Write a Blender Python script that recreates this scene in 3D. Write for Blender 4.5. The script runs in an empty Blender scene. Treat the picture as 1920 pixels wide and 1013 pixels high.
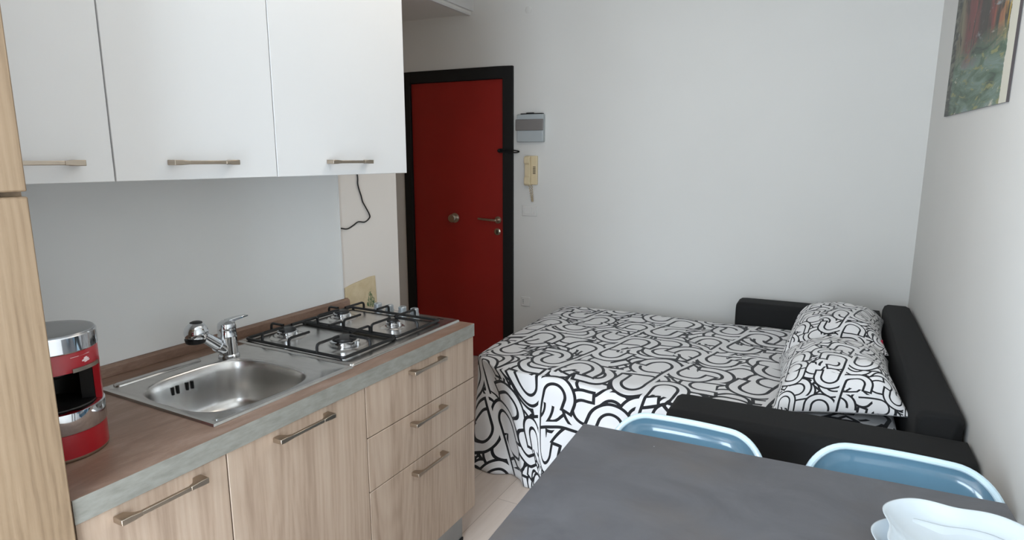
import bpy, bmesh, math, random
from mathutils import Vector, Matrix
random.seed(7)
S = bpy.context.scene
COL = S.collection
PI = math.pi

# ------------------------------------------------------------------ camera, world, light, exposure
cam_d = bpy.data.cameras.new('camera')
cam_d.sensor_width = 36.0
cam_d.lens = 36.0 * 1139.6 / 1920.0
cam_d.clip_start = 0.02
cam = bpy.data.objects.new('camera', cam_d)
COL.objects.link(cam)
cam.location = (1.759, -0.982, 1.495)
cam.rotation_euler = (math.radians(90 - 10.288), 0.0, math.radians(27.694))
S.camera = cam

w = bpy.data.worlds.new('outdoor_sky')
S.world = w
w.use_nodes = True
w.node_tree.nodes['Background'].inputs[0].default_value = (0.62, 0.80, 1.0, 1)
w.node_tree.nodes['Background'].inputs[1].default_value = 1.2

def area(name, loc, rot, sx, sy, power, col):
    l = bpy.data.lights.new(name, 'AREA')
    l.shape = 'RECTANGLE'; l.size = sx; l.size_y = sy; l.energy = power; l.color = col
    o = bpy.data.objects.new(name, l); COL.objects.link(o)
    o.location = loc; o.rotation_euler = rot
    return o
# daylight entering through the glazed balcony door behind the camera
area('daylight', (0.75, -1.72, 1.22), (math.radians(90), 0, 0), 1.50, 2.2, 150, (0.77, 0.89, 1.0))
LAMP_STRENGTH = 37.0

S.view_settings.view_transform = 'Standard'
S.view_settings.look = 'None'
S.view_settings.gamma = 1.0
S.view_settings.use_curve_mapping = False
S.view_settings.exposure = 0.17

# ------------------------------------------------------------------ materials
def lin(r, g, b):
    f = lambda c: (c/255/12.92) if c/255 <= 0.04045 else ((c/255+0.055)/1.055)**2.4
    return (f(r), f(g), f(b), 1)

class NT:
    """small node-graph writer"""
    def __init__(s, name):
        s.m = bpy.data.materials.new(name); s.m.use_nodes = True
        s.t = s.m.node_tree; s.b = s.t.nodes['Principled BSDF']
    def n(s, typ, **kw):
        x = s.t.nodes.new(typ)
        for k, v in kw.items(): setattr(x, k, v)
        return x
    def put(s, sock, v):
        if v is None: return
        if isinstance(v, bpy.types.NodeSocket): s.t.links.new(v, sock)
        else: sock.default_value = v
    def math(s, op, a, b=None, c=None):
        x = s.n('ShaderNodeMath', operation=op)
        s.put(x.inputs[0], a); s.put(x.inputs[1], b); s.put(x.inputs[2], c)
        return x.outputs[0]
    def mix(s, fac, a, b, mode='MIX'):
        x = s.n('ShaderNodeMix', data_type='RGBA', blend_type=mode)
        s.put(x.inputs[0], fac); s.put(x.inputs[6], a); s.put(x.inputs[7], b)
        return x.outputs[2]
    def coord(s, kind='Object', scale=(1, 1, 1), rot=(0, 0, 0), loc=(0, 0, 0)):
        c = s.n('ShaderNodeTexCoord'); mp = s.n('ShaderNodeMapping')
        s.t.links.new(c.outputs[kind], mp.inputs[0])
        mp.inputs['Scale'].default_value = scale; mp.inputs['Rotation'].default_value = rot
        mp.inputs['Location'].default_value = loc
        return mp.outputs[0]
    def noise(s, vec, scale=5, detail=4, rough=0.5, dist=0.0):
        x = s.n('ShaderNodeTexNoise')
        s.put(x.inputs['Vector'], vec); x.inputs['Scale'].default_value = scale
        x.inputs['Detail'].default_value = detail; x.inputs['Roughness'].default_value = rough
        x.inputs['Distortion'].default_value = dist
        return x.outputs['Fac']
    def ramp(s, fac, *stops, interp='LINEAR'):
        x = s.n('ShaderNodeValToRGB'); e = x.color_ramp.elements; x.color_ramp.interpolation = interp
        while len(e) < len(stops): e.new(0.5)
        for q, (p, c) in zip(e, stops): q.position = p; q.color = c
        s.put(x.inputs[0], fac)
        return x.outputs[0]
    def bump(s, h, strength=0.1, dist=0.002):
        x = s.n('ShaderNodeBump'); s.put(x.inputs['Height'], h)
        x.inputs['Strength'].default_value = strength; x.inputs['Distance'].default_value = dist
        s.t.links.new(x.outputs[0], s.b.inputs['Normal'])
    def set(s, color=None, rough=None, metal=None, **kw):
        if color is not None: s.put(s.b.inputs['Base Color'], color)
        if rough is not None: s.put(s.b.inputs['Roughness'], rough)
        if metal is not None: s.put(s.b.inputs['Metallic'], metal)
        for k, v in kw.items(): s.put(s.b.inputs[k.replace('_', ' ')], v)
        return s.m

def plain(name, rgb, rough=0.5, metal=0.0, vary=0.06, scale=12, bump=0.0, **kw):
    t = NT(name); c = lin(*rgb)
    f = t.noise(t.coord('Object'), scale, 3)
    d = tuple(x*(1-vary) for x in c[:3]) + (1,); u = tuple(min(1, x*(1+vary)) for x in c[:3]) + (1,)
    m = t.set(t.ramp(f, (0.3, d), (0.7, u)), rough, metal, **kw)
    if bump: t.bump(t.noise(t.coord('Object'), scale*12, 3), bump)
    return m

def wall_paint(name, rgb):
    t = NT(name); c = lin(*rgb)
    f = t.noise(t.coord('Object'), 1.4, 3)
    d = tuple(x*0.975 for x in c[:3]) + (1,)
    m = t.set(t.ramp(f, (0.35, d), (0.65, c)), 0.75)
    t.bump(t.noise(t.coord('Object'), 160, 2), 0.06)
    return m

def oak(name, dark, mid, light, grain=(26, 26, 1.1), cathedral=0.35):
    t = NT(name)
    v = t.coord('Object', scale=grain)
    f1 = t.noise(v, 1.6, 6, 0.62, 0.5)
    fine = t.noise(t.coord('Object', scale=(130, 130, 5)), 2.2, 4, 0.6)
    # cathedral rings: distorted stretched bands
    wv = t.n('ShaderNodeTexWave', wave_type='RINGS', rings_direction='SPHERICAL')
    t.put(wv.inputs['Vector'], t.coord('Object', scale=(1.6, 6.0, 1.0), loc=(0.3, 1.2, -1.0)))
    wv.inputs['Scale'].default_value = 4.0; wv.inputs['Distortion'].default_value = 5.0
    wv.inputs['Detail'].default_value = 2.5; wv.inputs['Detail Scale'].default_value = 1.2
    f = t.math('ADD', t.math('MULTIPLY', f1, 0.74), t.math('MULTIPLY', fine, 0.16))
    f = t.math('ADD', f, t.math('MULTIPLY', t.math('SUBTRACT', wv.outputs['Fac'], 0.5), cathedral*0.28))
    col = t.ramp(f, (0.28, lin(*dark)), (0.44, lin(*mid)), (0.62, lin(*light)))
    m = t.set(col, 0.48)
    t.bump(fine, 0.10)
    return m

M = {}
M['wall'] = wall_paint('white_wall_paint', (226, 224, 220))
M['cream_wall'] = wall_paint('cream_wall_paint', (226, 219, 212))
M['hall'] = wall_paint('warm_bounce_paint', (214, 186, 158))  # invented warm tone: these unseen walls bounce warm light onto the wall above the door
M['ceiling'] = wall_paint('ceiling_paint', (236, 234, 230))
M['oak'] = oak('grey_oak_laminate', (148, 126, 108), (170, 148, 129), (182, 162, 144), grain=(15, 15, 0.9), cathedral=0.25)
M['honey_oak'] = oak('honey_oak_laminate', (116, 94, 72), (141, 118, 93), (152, 129, 104), grain=(13, 13, 1.0), cathedral=0.42)
M['white_lam'] = plain('white_laminate', (221, 220, 219), 0.35, vary=0.012, scale=3)
M['panel_white'] = plain('backsplash_laminate', (230, 230, 228), 0.4, vary=0.015, scale=3)
M['carcass'] = plain('cabinet_carcass', (214, 206, 194), 0.5, vary=0.03)
M['plinth'] = plain('aluminium_plinth', (150, 152, 152), 0.35, 0.7)
M['nickel'] = plain('brushed_nickel', (178, 165, 150), 0.30, 1.0, vary=0.04, scale=60)
M['chrome'] = plain('chrome', (215, 217, 220), 0.07, 1.0, vary=0.01)
M['dark_hole'] = plain('black_slot', (8, 8, 8), 0.8)
M['cast'] = plain('black_enamel', (14, 14, 15), 0.42, vary=0.2, scale=80)
M['knob'] = plain('silver_plastic', (180, 186, 190), 0.32, 0.55)
M['red'] = plain('red_lacquer', (158, 9, 26), 0.30, vary=0.03, Coat_Weight=0.35, Coat_Roughness=0.08)
M['black_plastic'] = plain('black_plastic', (6, 6, 7), 0.5, vary=0.1)
M['grey_lid'] = plain('grey_lid', (150, 152, 154), 0.30, 0.5, vary=0.03)
M['white_print'] = plain('white_print', (225, 205, 205), 0.5)
M['door_red'] = plain('dark_red_door', (150, 32, 26), 0.42, vary=0.06, scale=4)
M['door_black'] = plain('black_door_frame', (3, 3, 3), 0.7, vary=0.1)
M['satin_steel'] = plain('satin_steel', (190, 180, 165), 0.28, 1.0)
M['ivory'] = plain('ivory_plastic', (222, 204, 168), 0.42, vary=0.02)
M['ivory_dark'] = plain('ivory_cord', (196, 178, 146), 0.5)
M['grille'] = plain('phone_grille', (92, 78, 58), 0.7)
M['box_grey'] = plain('pale_grey_plastic', (176, 182, 184), 0.4, vary=0.02)
M['box_smoke'] = plain('smoked_cover', (128, 124, 122), 0.25, vary=0.03)
M['switch_white'] = plain('white_switch', (226, 224, 220), 0.35, vary=0.01)
M['cable'] = plain('black_cable', (12, 12, 12), 0.5)
M['sofa'] = plain('black_sofa_fabric', (14, 14, 15), 0.85, vary=0.22, scale=240, bump=0.25)
M['sofa_dark'] = plain('sofa_inside', (14, 14, 16), 0.9)
M['mattress'] = plain('mattress_ticking', (214, 218, 222), 0.8)
M['chair_rim'] = plain('pale_blue_plastic', (208, 230, 240), 0.22, vary=0.02, Coat_Weight=0.4, Coat_Roughness=0.05)
M['chair_panel'] = plain('steel_blue_plastic', (96, 130, 150), 0.12, vary=0.03, Coat_Weight=0.6, Coat_Roughness=0.04)
M['dish'] = plain('white_glazed_ceramic', (208, 217, 223), 0.14, vary=0.01, Coat_Weight=0.5, Coat_Roughness=0.03)
M['table_leg'] = plain('black_metal', (24, 24, 26), 0.45, 0.4)
M['window_frame'] = plain('white_window_frame', (232, 232, 230), 0.4)
M['lamp_body'] = plain('lamp_body', (225, 225, 222), 0.4)
M['skirting'] = plain('skirting', (196, 178, 158), 0.5)
M['tag_red'] = plain('red_label', (176, 24, 60), 0.7)

def m_steel():
    t = NT('brushed_stainless')
    f = t.noise(t.coord('Object', scale=(12, 30, 12)), 2.0, 2, 0.5)
    return t.set(t.ramp(f, (0.3, lin(196, 193, 190)), (0.7, lin(206, 204, 201))), 0.27, 1.0)
M['steel'] = m_steel()

def m_counter():
    t = NT('brown_stone_laminate')
    v = t.coord('Object', scale=(9, 2.2, 9))
    f = t.noise(v, 2.6, 6, 0.62, 0.6); g = t.noise(t.coord('Object', scale=(60, 18, 60)), 3.0, 4, 0.6)
    h = t.math('ADD', t.math('MULTIPLY', f, 0.7), t.math('MULTIPLY', g, 0.3))
    m = t.set(t.ramp(h, (0.34, lin(118, 92, 76)), (0.5, lin(134, 107, 91)), (0.64, lin(150, 125, 110))),
              t.math('MULTIPLY_ADD', g, 0.2, 0.28))
    return m
M['counter'] = m_counter()

def m_edge():
    t = NT('grey_green_edge_strip')
    f = t.noise(t.coord('Object', scale=(30, 8, 30)), 2.5, 5, 0.6)
    return t.set(t.ramp(f, (0.35, lin(126, 124, 116)), (0.62, lin(142, 140, 132))), 0.45)
M['edge'] = m_edge()

def m_table():
    t = NT('slate_laminate')
    f = t.noise(t.coord('Object', scale=(3, 4.5, 3)), 1.5, 6, 0.62, 0.9); g = t.noise(t.coord('Object'), 3.1, 4)
    a = t.ramp(f, (0.32, lin(84, 84, 88)), (0.66, lin(100, 100, 104)))
    b = t.mix(t.math('MULTIPLY', t.ramp(g, (0.48, (0, 0, 0, 1)), (0.66, (1, 1, 1, 1))), 0.55), a, lin(98, 91, 86))
    sp = t.n('ShaderNodeTexVoronoi'); t.put(sp.inputs['Vector'], t.coord('Object')); sp.inputs['Scale'].default_value = 9
    k = t.math('LESS_THAN', sp.outputs['Distance'], 0.016)
    m = t.set(t.mix(k, b, lin(170, 172, 176)), 0.42)
    return m
M['table'] = m_table()

def m_floor():
    t = NT('beige_plank_floor')
    br = t.n('ShaderNodeTexBrick'); t.put(br.inputs['Vector'], t.coord('Object', rot=(0, 0, PI/2)))
    br.inputs['Scale'].default_value = 1.0; br.inputs['Brick Width'].default_value = 1.2; br.inputs['Row Height'].default_value = 0.18
    br.inputs['Mortar Size'].default_value = 0.0015; br.inputs['Color1'].default_value = lin(216, 200, 188)
    br.inputs['Color2'].default_value = lin(204, 187, 174); br.inputs['Mortar'].default_value = lin(150, 130, 114)
    f = t.noise(t.coord('Object', scale=(20, 1.6, 1)), 2, 5, 0.6)
    return t.set(t.mix(0.35, br.outputs['Color'], t.ramp(f, (0.3, lin(198, 180, 166)), (0.7, lin(224, 210, 200)))), 0.4)
M['floor'] = m_floor()

def m_pattern(name, k, line=0.0072):
    """overlapping S-shaped and horseshoe ribbons, white with black outlines, read from the cloth's own UV (metres);
    k scales the print"""
    t = NT(name)
    sc = t.n('ShaderNodeVectorMath', operation='SCALE'); t.put(sc.inputs[0], t.n('ShaderNodeUVMap').outputs[0]); sc.inputs['Scale'].default_value = 1/k
    wob = t.n('ShaderNodeTexNoise'); t.put(wob.inputs['Vector'], sc.outputs[0]); wob.inputs['Scale'].default_value = 2.6; wob.inputs['Detail'].default_value = 0.0
    off = t.n('ShaderNodeVectorMath', operation='MULTIPLY_ADD')
    t.put(off.inputs[0], wob.outputs['Color']); off.inputs[1].default_value = (0.045,)*3; t.put(off.inputs[2], sc.outputs[0])
    base = off.outputs[0]
    v = None
    W_ = 0.0240
    # kind, rotation, cell x, cell y, offset x, offset y
    layers = [('U', 0.9, .225, .225, .00, .00), ('U', 0.2, .225, .225, .10, .05), ('S', 2.35, .40, .235, .13, .04), ('U', 1.6, .225, .225, .06, .13),
              ('S', 0.75, .40, .235, .05, .17), ('S', 1.50, .42, .255, .21, .09), ('S', 0.25, .44, .265, .02, .02)]
    for i, (kind, ang, cx, cy, ox, oy) in enumerate(layers):
        mp = t.n('ShaderNodeMapping'); t.put(mp.inputs[0], base)
        mp.inputs['Rotation'].default_value = (0, 0, ang); mp.inputs['Location'].default_value = (ox+10.0, oy+10.0, 0)
        dv = t.n('ShaderNodeVectorMath', operation='DIVIDE'); t.put(dv.inputs[0], mp.outputs[0]); dv.inputs[1].default_value = (cx, cy, 1)
        fl = t.n('ShaderNodeVectorMath', operation='FLOOR'); t.put(fl.inputs[0], dv.outputs[0])
        fr = t.n('ShaderNodeVectorMath', operation='FRACTION'); t.put(fr.inputs[0], dv.outputs[0])
        ct = t.n('ShaderNodeVectorMath', operation='SUBTRACT'); t.put(ct.inputs[0], fr.outputs[0]); ct.inputs[1].default_value = (0.5, 0.5, 0)
        lo = t.n('ShaderNodeVectorMath', operation='MULTIPLY'); t.put(lo.inputs[0], ct.outputs[0]); lo.inputs[1].default_value = (cx, cy, 0)
        sd = t.n('ShaderNodeVectorMath', operation='MULTIPLY_ADD'); t.put(sd.inputs[0], fl.outputs[0]); sd.inputs[1].default_value = (1, 1, 0); sd.inputs[2].default_value = (i*7.3, i*3.1, i*1.7)
        wn = t.n('ShaderNodeTexWhiteNoise', noise_dimensions='3D'); t.put(wn.inputs['Vector'], sd.outputs[0])
        sp = t.n('ShaderNodeSeparateColor'); t.put(sp.inputs[0], wn.outputs['Color'])
        if kind == 'U':
            rt = t.n('ShaderNodeVectorRotate', rotation_type='Z_AXIS'); t.put(rt.inputs['Vector'], lo.outputs[0])
            t.put(rt.inputs['Angle'], t.math('MULTIPLY', t.math('FLOOR', t.math('MULTIPLY', sp.outputs[0], 4)), PI/2))
            q = t.n('ShaderNodeSeparateXYZ'); t.put(q.inputs[0], rt.outputs[0])
            x, y = q.outputs[0], q.outputs[1]; R_ = 0.078
            legs = t.math('MULTIPLY_ADD', sp.outputs[2], 0.04, 0.055)
        else:
            q = t.n('ShaderNodeSeparateXYZ'); t.put(q.inputs[0], lo.outputs[0])
            flip = t.math('MULTIPLY_ADD', t.math('GREATER_THAN', sp.outputs[0], 0.5), 2.0, -1.0)
            R_ = 0.080
            x0 = t.math('MULTIPLY', q.outputs[0], flip)
            sg = t.math('SIGN', x0)
            x = t.math('SUBTRACT', t.math('ABSOLUTE', x0), R_)
            y = t.math('MULTIPLY', q.outputs[1], sg)
            outer = t.math('GREATER_THAN', x, 0.0)
            legs = t.math('ADD', t.math('MULTIPLY', outer, t.math('MULTIPLY_ADD', sp.outputs[2], 0.055, 0.03)), t.math('MULTIPLY', t.math('SUBTRACT', 1.0, outer), 0.2))
        yn = t.math('MINIMUM', y, 0.0)
        r = t.math('SQRT', t.math('ADD', t.math('MULTIPLY', x, x), t.math('MULTIPLY', yn, yn)))
        ring = t.math('SUBTRACT', t.math('ABSOLUTE', t.math('SUBTRACT', r, R_)), W_)
        d = t.math('MAXIMUM', ring, t.math('SUBTRACT', y, legs))
        inside = t.math('LESS_THAN', d, 0.0)
        hole = t.math('MULTIPLY', t.math('LESS_THAN', r, R_), t.math('LESS_THAN', y, t.math('SUBTRACT', legs, 0.004) if kind == 'U' else 0.05))
        inside = t.math('MAXIMUM', inside, hole)
        ln = t.math('GREATER_THAN', t.math('ABSOLUTE', d), line)
        v = t.math('MULTIPLY', 1.0 if v is None else t.math('MAXIMUM', v, inside), ln)
    fab = t.noise(t.coord('Object'), 5, 3)
    white = t.ramp(fab, (0.3, lin(230, 228, 228)), (0.7, lin(240, 238, 238)))
    m = t.set(t.mix(v, lin(12, 13, 20), white), 0.78, Sheen_Weight=0.15)
    t.bump(t.noise(t.coord('Object'), 26, 4, 0.55), 0.35, 0.006)
    return m
M['duvet'] = m_pattern('noodle_print_cotton', 0.98)
M['pillow'] = m_pattern('noodle_print_pillowcase', 0.50, 0.0068)

def m_painting():
    t = NT('abstract_forest_paint')
    uv = t.n('ShaderNodeUVMap').outputs[0]
    q = t.n('ShaderNodeSeparateXYZ'); t.put(q.inputs[0], uv); x, y = q.outputs[0], q.outputs[1]
    def nz(sx, sy, sc, dist=0.8, det=5):
        mp = t.n('ShaderNodeMapping'); t.put(mp.inputs[0], uv); mp.inputs['Scale'].default_value = (sx, sy, 1)
        return t.noise(mp.outputs[0], sc, det, 0.6, dist)
    streak = nz(5, 1.6, 1.6)
    dab = nz(2.2, 7, 1.8, 0.9)
    fine = nz(4.5, 14, 2.0, 0.6)
    # lower part: teal greens with yellow dabs
    low = t.ramp(dab, (0.30, lin(40, 54, 44)), (0.44, lin(82, 108, 86)), (0.56, lin(110, 132, 118)), (0.70, lin(134, 150, 152)))
    low = t.mix(t.ramp(fine, (0.57, (0, 0, 0, 1)), (0.64, (1, 1, 1, 1))), low, lin(146, 144, 92))
    low = t.mix(t.ramp(nz(3.5, 9, 1.9, 0.8), (0.64, (0, 0, 0, 1)), (0.72, (1, 1, 1, 1))), low, lin(206, 200, 184))
    # upper part: dark trunks, crimson and yellow light between
    xx = t.math('ADD', x, t.math('MULTIPLY', t.math('SUBTRACT', streak, 0.5), 0.22))
    up = t.ramp(xx, (0.0, lin(58, 52, 40)), (0.16, lin(130, 122, 96)), (0.30, lin(104, 50, 48)), (0.42, lin(134, 60, 56)),
                (0.52, lin(52, 44, 36)), (0.62, lin(66, 54, 46)), (0.72, lin(142, 56, 50)), (0.82, lin(160, 110, 70)), (0.92, lin(196, 164, 62)))
    up = t.mix(t.ramp(nz(8, 2.2, 1.7), (0.52, (0, 0, 0, 1)), (0.62, (1, 1, 1, 1))), up, lin(44, 42, 32))
    up = t.mix(t.ramp(nz(4, 8, 1.6), (0.60, (0, 0, 0, 1)), (0.70, (1, 1, 1, 1))), up, lin(150, 158, 160))
    yy = t.math('ADD', y, t.math('MULTIPLY', t.math('SUBTRACT', dab, 0.5), 0.35))
    pic = t.mix(t.ramp(yy, (0.24, (0, 0, 0, 1)), (0.36, (1, 1, 1, 1))), low, up)
    edge_l = t.ramp(t.math('ADD', x, t.math('MULTIPLY', fine, 0.10)), (0.13, (1, 1, 1, 1)), (0.17, (0, 0, 0, 1)))
    lowdark = t.mix(t.ramp(fine, (0.46, (0, 0, 0, 1)), (0.6, (1, 1, 1, 1))), lin(44, 46, 42), lin(112, 112, 98))
    pic = t.mix(edge_l, pic, lowdark)
    margin = t.math('GREATER_THAN', t.math('ADD', x, t.math('MULTIPLY', dab, 0.05)), 0.945)
    pic = t.mix(margin, pic, lin(222, 218, 202))
    m = t.set(pic, 0.5)
    t.bump(dab, 0.3, 0.004)
    return m
M['painting'] = m_painting()
M['canvas_side'] = plain('grey_canvas_side', (150, 148, 150), 0.7)
M['canvas_line'] = plain('dark_canvas_edge', (70, 62, 62), 0.6)

def m_parchment():
    t = NT('parchment_botanical')
    uv = t.n('ShaderNodeUVMap').outputs[0]
    q = t.n('ShaderNodeSeparateXYZ'); t.put(q.inputs[0], uv); x, y = q.outputs[0], q.outputs[1]
    def nz(sx, sy, sc):
        mp = t.n('ShaderNodeMapping'); t.put(mp.inputs[0], uv); mp.inputs['Scale'].default_value = (sx, sy, 1)
        return t.noise(mp.outputs[0], sc, 5, 0.6, 0.8)
    base = t.ramp(nz(2, 2, 2), (0.3, lin(200, 180, 144)), (0.7, lin(214, 197, 164)))
    # sprigs: green flecks that thin out upwards around x = 0.78, and a few dark ones at the left
    dx = t.math('ABSOLUTE', t.math('SUBTRACT', x, 0.80))
    top = t.math('SUBTRACT', 0.80, t.math('MULTIPLY', dx, 2.2))
    inb = t.math('LESS_THAN', t.math('ADD', y, t.math('MULTIPLY', nz(26, 5, 1.4), 0.5)), t.math('ADD', top, 0.22))
    fl = t.math('MULTIPLY', inb, t.math('GREATER_THAN', nz(22, 8, 1.5), 0.46))
    c = t.mix(t.math('MULTIPLY', fl, t.math('LESS_THAN', dx, 0.2)), base, t.ramp(nz(12, 12, 2), (0.4, lin(64, 92, 60)), (0.6, lin(124, 140, 104))))
    dl = t.math('ABSOLUTE', t.math('SUBTRACT', x, 0.22))
    f2 = t.math('MULTIPLY', t.math('LESS_THAN', t.math('ADD', y, dl), 0.55), t.math('GREATER_THAN', nz(24, 7, 1.5), 0.57))
    return t.set(t.mix(t.math('MULTIPLY', f2, t.math('LESS_THAN', dl, 0.2)), c, lin(92, 70, 52)), 0.7)
M['parchment'] = m_parchment()

def m_glass():
    t = NT('window_glass'); t.t.nodes.remove(t.b)
    o = [n for n in t.t.nodes if n.type == 'OUTPUT_MATERIAL'][0]
    a = t.n('ShaderNodeBsdfTransparent'); g = t.n('ShaderNodeBsdfGlossy'); g.inputs['Roughness'].default_value = 0.02
    mx = t.n('ShaderNodeMixShader'); mx.inputs[0].default_value = 0.06
    t.t.links.new(a.outputs[0], mx.inputs[1]); t.t.links.new(g.outputs[0], mx.inputs[2]); t.t.links.new(mx.outputs[0], o.inputs[0])
    return t.m
M['glass'] = m_glass()

def m_emit(name, col, strength):
    t = NT(name)
    f = t.noise(t.coord('Object'), 4, 2)
    return t.set(t.ramp(f, (0, (0.9, 0.9, 0.9, 1)), (1, (0.95, 0.95, 0.95, 1))), 0.4, Emission_Color=col, Emission_Strength=strength)
M['lamp_glow'] = m_emit('lamp_diffuser', (1.0, 0.89, 0.76, 1), LAMP_STRENGTH)

# ------------------------------------------------------------------ helpers
KTH = math.radians(0.565)                    # the kitchen wall is half a degree off the room's axis
def K(p): return Vector((p[0]*math.cos(KTH)+p[1]*math.sin(KTH), -p[0]*math.sin(KTH)+p[1]*math.cos(KTH), p[2]))
ORG = {}

def props(o, label=None, cat=None, group=None, kind=None):
    if label: o['label'] = label
    if cat: o['category'] = cat
    if group: o['group'] = group
    if kind: o['kind'] = kind
    return o

def thing(name, label, cat, loc, kitchen=False, group=None, kind=None, rz=0.0):
    o = bpy.data.objects.new(name, None); COL.objects.link(o)
    o.empty_display_size = 0.05
    o.location = K(loc) if kitchen else loc
    o.rotation_euler.z = -KTH if kitchen else rz
    ORG[o] = Vector(loc) if not rz else Vector((0, 0, 0))
    return props(o, label, cat, group, kind)

class MB:
    def __init__(s): s.bm = bmesh.new(); s.uv = None
    def face(s, vs):
        try: return s.bm.faces.new(vs)
        except ValueError: return None
    def box(s, a, b):
        x0, y0, z0 = a; x1, y1, z1 = b
        v = [s.bm.verts.new(p) for p in ((x0,y0,z0),(x1,y0,z0),(x1,y1,z0),(x0,y1,z0),(x0,y0,z1),(x1,y0,z1),(x1,y1,z1),(x0,y1,z1))]
        for f in ((3,2,1,0),(4,5,6,7),(0,1,5,4),(1,2,6,5),(2,3,7,6),(3,0,4,7)): s.face([v[i] for i in f])
        return s
    def prism(s, poly, z0, z1):
        """polygon in xy extruded in z"""
        a = [s.bm.verts.new((x, y, z0)) for x, y in poly]; b = [s.bm.verts.new((x, y, z1)) for x, y in poly]
        n = len(poly)
        s.face(a[::-1]); s.face(b)
        for i in range(n): s.face([a[i], a[(i+1) % n], b[(i+1) % n], b[i]])
        return s
    def loft(s, rings, closed=True, cap0=True, cap1=True):
        R = [[s.bm.verts.new(p) for p in r] for r in rings]
        for a, b in zip(R, R[1:]):
            n = len(a)
            for i in range(n if closed else n-1):
                s.face([a[i], a[(i+1) % n], b[(i+1) % n], b[i]])
        if cap0 and closed: s.face(R[0][::-1])
        if cap1 and closed: s.face(R[-1])
        return s
    def lathe(s, c, prof, seg=40, cap0=True, cap1=True, axis='Z', shape=None):
        rings = []
        for r, h in prof:
            ring = []
            for i in range(seg):
                a = 2*PI*i/seg; k = shape(a) if shape else 1.0
                u, v = r*k*math.cos(a), r*k*math.sin(a)
                ring.append({'Z': (c[0]+u, c[1]+v, c[2]+h), 'Y': (c[0]+v, c[1]+h, c[2]+u), 'X': (c[0]+h, c[1]+u, c[2]+v)}[axis])
            rings.append(ring)
        return s.loft(rings, True, cap0, cap1)
    def tube(s, pts, r, seg=10, closed=False, taper=None):
        P = [Vector(p) for p in pts]; n = len(P); rings = []
        prev = None
        for i, p in enumerate(P):
            if closed: t = (P[(i+1) % n]-P[i-1])
            else: t = (P[min(i+1, n-1)]-P[max(i-1, 0)])
            t.normalize()
            if prev is None:
                up = Vector((0, 0, 1)) if abs(t.z) < 0.9 else Vector((1, 0, 0))
                nrm = (up - t*up.dot(t)).normalized()
            else:
                nrm = (prev - t*prev.dot(t)).normalized()
            prev = nrm; bn = t.cross(nrm)
            rr = r if taper is None else r*taper[i]
            rings.append([p + (nrm*math.cos(2*PI*k/seg)+bn*math.sin(2*PI*k/seg))*rr for k in range(seg)])
        if closed:
            rings.append(rings[0][:]); return s.loft(rings, True, False, False)
        return s.loft(rings)
    def sphere(s, c, r, sc=(1, 1, 1), u=24, v=14):
        g = bmesh.ops.create_uvsphere(s.bm, u_segments=u, v_segments=v, radius=r)['verts']
        for x in g: x.co = Vector((x.co.x*sc[0]+c[0], x.co.y*sc[1]+c[1], x.co.z*sc[2]+c[2]))
        return s
    def build(s, name, mat, parent=None, smooth=True, bevel=0.0, seg=2, angle=35, label=None, subsurf=0, recalc=True, org=None):
        bm = s.bm
        bmesh.ops.remove_doubles(bm, verts=bm.verts, dist=1e-6)
        if recalc: bmesh.ops.recalc_face_normals(bm, faces=bm.faces)
        off = ORG.get(parent, Vector((0, 0, 0))) if parent is not None else (Vector(org) if org else Vector((0, 0, 0)))
        for v in bm.verts: v.co -= off
        me = bpy.data.meshes.new(name); bm.to_mesh(me); bm.free()
        me.materials.append(mat)
        o = bpy.data.objects.new(name, me); COL.objects.link(o)
        if smooth:
            for p in me.polygons: p.use_smooth = True
            try: me.set_sharp_from_angle(angle=math.radians(angle))
            except Exception: pass
        if bevel:
            b = o.modifiers.new('bevel', 'BEVEL'); b.width = bevel; b.segments = seg; b.limit_method = 'ANGLE'; b.angle_limit = math.radians(40)
        if subsurf:
            q = o.modifiers.new('smooth', 'SUBSURF'); q.levels = subsurf; q.render_levels = subsurf
        if parent is not None:
            o.parent = parent; ORG[o] = off
        else:
            o.location = off; ORG[o] = off
        if label: o['label'] = label
        return o

def box(name, a, b, mat, parent=None, bevel=0.0, **kw): return MB().box(a, b).build(name, mat, parent, bevel=bevel, **kw)
def rrect(cx, cy, hx, hy, r, seg=6):
    out = []
    for (sx, sy, a0) in ((1, 1, 0), (-1, 1, 90), (-1, -1, 180), (1, -1, 270)):
        for i in range(seg+1):
            a = math.radians(a0+90*i/seg)
            out.append((cx+sx*(hx-r)+r*math.cos(a), cy+sy*(hy-r)+r*math.sin(a)))
    return out
def catmull(pts, n=8):
    P = [Vector(p) for p in pts]; P = [2*P[0]-P[1]]+P+[2*P[-1]-P[-2]]; out = []
    for i in range(1, len(P)-2):
        for k in range(n):
            t = k/n; a, b, c, d = P[i-1], P[i], P[i+1], P[i+2]
            out.append(0.5*((2*b)+(c-a)*t+(2*a-5*b+4*c-d)*t*t+(3*b-a-3*c+d)*t**3))
    out.append(P[-2]); return out
def struct(name, mb, mat, **kw):
    o = mb.build(name, mat, smooth=False, **kw); o['kind'] = 'structure'; return o

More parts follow.
